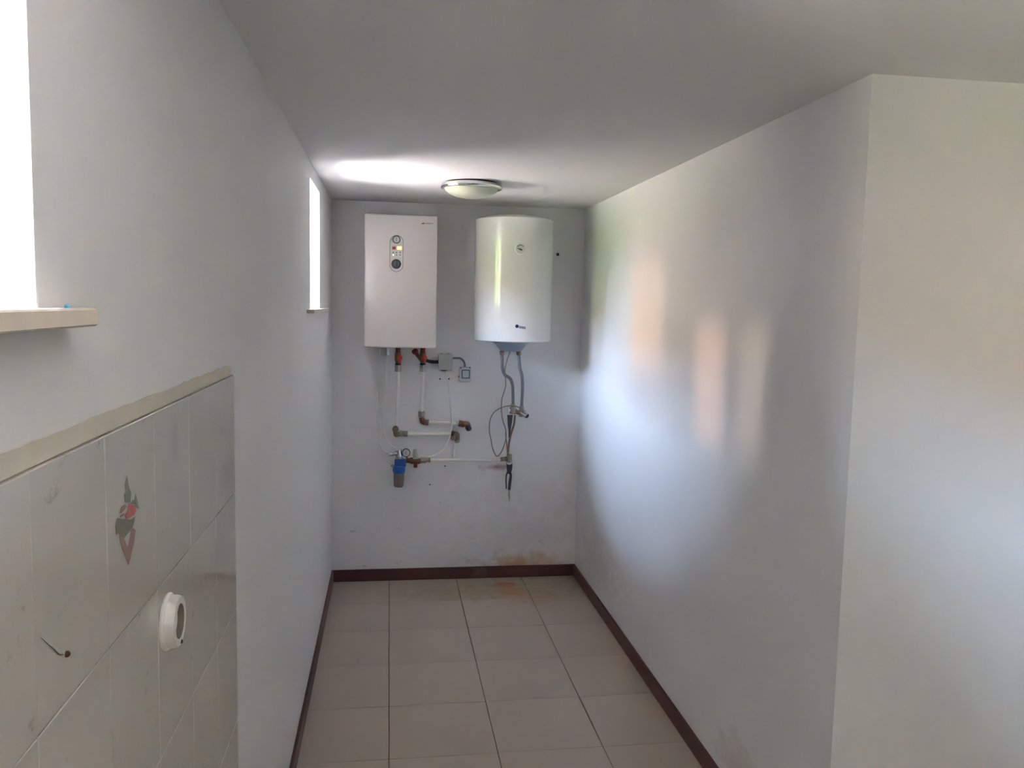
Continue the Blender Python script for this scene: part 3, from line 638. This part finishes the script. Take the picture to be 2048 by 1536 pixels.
# mixing group: two valve bodies on a short manifold, and a lever
G = lambda x, y, d=.12: at(*X(x, y), YB-d)
mg = thing('valve_manifold', 'worn nickel valve cluster where the two grey hoses end', 'valve', G(380, 660))
obj('left_body', lt(G(352, 622), G(352, 700)-G(352, 622), [(.012, 0), (.015, .004), (.017, .02), (.016, .036), (.010, .042)], 16), m_nickel, mg, smooth=True)
obj('right_body', lt(G(432, 640), G(432, 730)-G(432, 640), [(.012, 0), (.014, .004), (.016, .02), (.014, .044), (.009, .048)], 16), m_nickel, mg, smooth=True)
obj('manifold', fit(bmesh.new(), G(325, 668), G(440, 676), .0125, 10), m_brass, mg)
obj('side_outlet', lt(G(430, 675, .125), G(492, 712, .16)-G(430, 675, .125), [(.011, 0), (.011, .020), (.0155, .022), (.0165, .046), (.0145, .048), (.0125, .046), (.0115, .034), (.001, .034)], 18), m_chrome, mg, smooth=True)
obj('outlet_bore', lt(G(486, 708, .157), G(498, 716, .164)-G(486, 708, .157), [(.0123, 0), (.0123, .003)], 14), m_black, mg)
obj('chrome_cap', lt(G(325, 650, .12), (-.5, -.85, .1), [(.015, 0), (.0155, .010), (.012, .020), (.001, .022)], 16), m_chrome, mg, smooth=True)
obj('wall_stub', lt(G(395, 672, .12), (0, 1, 0), [(.011, 0), (.011, .12)], 12), m_brass, mg)
obj('lever', prism(bmesh.new(), [G(302, 700, .14), G(352, 698, .14), G(346, 760, .14), (G(334, 830, .135)), G(322, 905, .13), G(313, 910, .13), G(314, 850, .135), G(305, 780, .14)], (0, .010, 0)), m_dark, mg, label='dark grey tapered lever hanging down')
tp = thing('rusty_pipe', 'thin rusty tan pipe hanging between the manifold and lower tee', 'pipe', G(318, 900))
obj('pipe', tb([G(372, 700, .11), G(365, 780, .10), G(340, 860, .085), G(322, 930, .07), G(312, 1000, .055), G(304, 1075, .045)], .0062, 10), m_tan, tp, smooth=True)
obj('strand', tb([G(285, 860, .075), G(290, 920, .07), G(298, 990, .06), G(302, 1070, .05)], .0036, 8), m_tan, tp, smooth=True)
te = thing('pipe_tee', 'scaled grey tee joint with rust where the long white pipe ends', 'pipe fitting', G(315, 1100, .045))
obj('side_nut', fit(bmesh.new(), G(238, 1112, .035), G(285, 1108, .04), .013, 8), m_nickel, te)
obj('body', lt(G(318, 1065, .045), G(322, 1150, .045)-G(318, 1065, .045), [(.012, 0), (.0165, .003), (.0165, .018), (.014, .02), (.0155, .03), (.0165, .045), (.012, .048)], 10), m_nickel, te)
obj('crosspiece', fit(bmesh.new(), G(280, 1108, .04), G(338, 1100, .045), .0145, 8), m_brass, te)
obj('wall_stub', lt(G(318, 1105, .045), (0, 1, 0), [(.011, 0), (.011, .046)], 12), m_brass, te)
pl = thing('pliers', 'black-handled pliers hanging below the rusty tee, handles down', 'tool', G(320, 1150, .04))
obj('jaw', prism(bmesh.new(), [G(290, 1130, .045), G(300, 1160, .045), G(330, 1165, .045), G(348, 1150, .045), G(348, 1190, .045), G(336, 1240, .045), G(318, 1250, .045), G(300, 1240, .045), G(296, 1190, .045)], (0, .008, 0)), mat('purple_grey_steel', srgb(86, 78, 92), .45, metal=.4), pl)
obj('handle', tb([G(304, 1225, .042), G(292, 1262, .042), G(289, 1310, .042), G(292, 1385, .042)], .0042, 10), m_dark, pl, smooth=True, label='thin left handle')
obj('handle', tb([G(328, 1225, .042), G(333, 1262, .042), G(326, 1320, .042), G(318, 1395, .042)], lambda t: .0055+.003*min(t*2, 1), 10), m_dark, pl, smooth=True, label='thicker right handle')
obj('tip', lt(G(318, 1400, .042), G(320, 1495, .042)-G(318, 1400, .042), [(.0045, 0), (.0055, .02), (.0055, .035), (.002, .066), (.001, .07)], 10), m_gplast, pl, smooth=True)

# ------------------------------------------------------------------ outside: what the windows look out on
m_pave = mat('terracotta_paving', srgb(224, 196, 176), .8, noise=.1, scale=2)
m_lawn = mat('lawn', srgb(142, 152, 74), .9, noise=.3, scale=3)
m_stucco = mat('neighbour_stucco', srgb(160, 136, 108), .8, noise=.1)
m_roof = mat('terracotta_roof', srgb(150, 92, 66), .7, noise=.3, scale=3)
obj('trim_1', bx((-9.0, -30, -.4), (-TW, 30, -.15)), m_pave, kind='structure')
obj('trim_2', bx((-60, -60, -.7), (60, 60, -.41)), m_lawn, kind='structure')
def house(x0, x1, y0, y1, eave, ridge, label):
    t = thing('neighbour_house', label, 'house', ((x0+x1)/2, (y0+y1)/2, -.2))
    obj('wall', bx((x0, y0, -.2), (x1, y1, eave)), m_stucco, t)
    o = .4; xm = (x0+x1)/2
    obj('roof', prism(bmesh.new(), [Vector((x0-o, y0-o, eave)), Vector((x1+o, y0-o, eave)), Vector((xm, y0-o, ridge))], (0, y1-y0+2*o, 0)), m_roof, t)
    k = y0+1.2
    while k < y1-1.5:
        f = obj('window', bx((x1-.02, k, 1.0), (x1+.03, k+1.1, 2.2), .01, 1), m_frame, t); obj('pane', bx((x1+.01, k+.08, 1.08), (x1+.035, k+1.02, 2.12)), m_dark, f); k += 3
house(-24, -15, 1.4, 34, 6.2, 8.4, 'long stuccoed house with tiled roof across the garden')
house(-26, -15, -15, -2.6, 5.6, 7.6, 'second stuccoed house with tiled roof beyond the hedge gap')

m_hedge = mat('hedge_leaves', srgb(96, 112, 50), .8, noise=.5, scale=6, bump=.5, bscale=8)
bm = bmesh.new(); random.seed(3)
for k in range(26):
    y = -6.6+k*.3; r = random.uniform(.5, .7)
    bmesh.ops.create_icosphere(bm, subdivisions=2, radius=1, matrix=Matrix.Translation((-14+random.uniform(-.2, .2), y, 1.65+random.uniform(-.1, .1))) @ Matrix.Diagonal((r, r, 1.85, 1)))
tag(obj('hedge', bm, m_hedge), 'clipped hedge between the two houses across the garden', 'hedge')
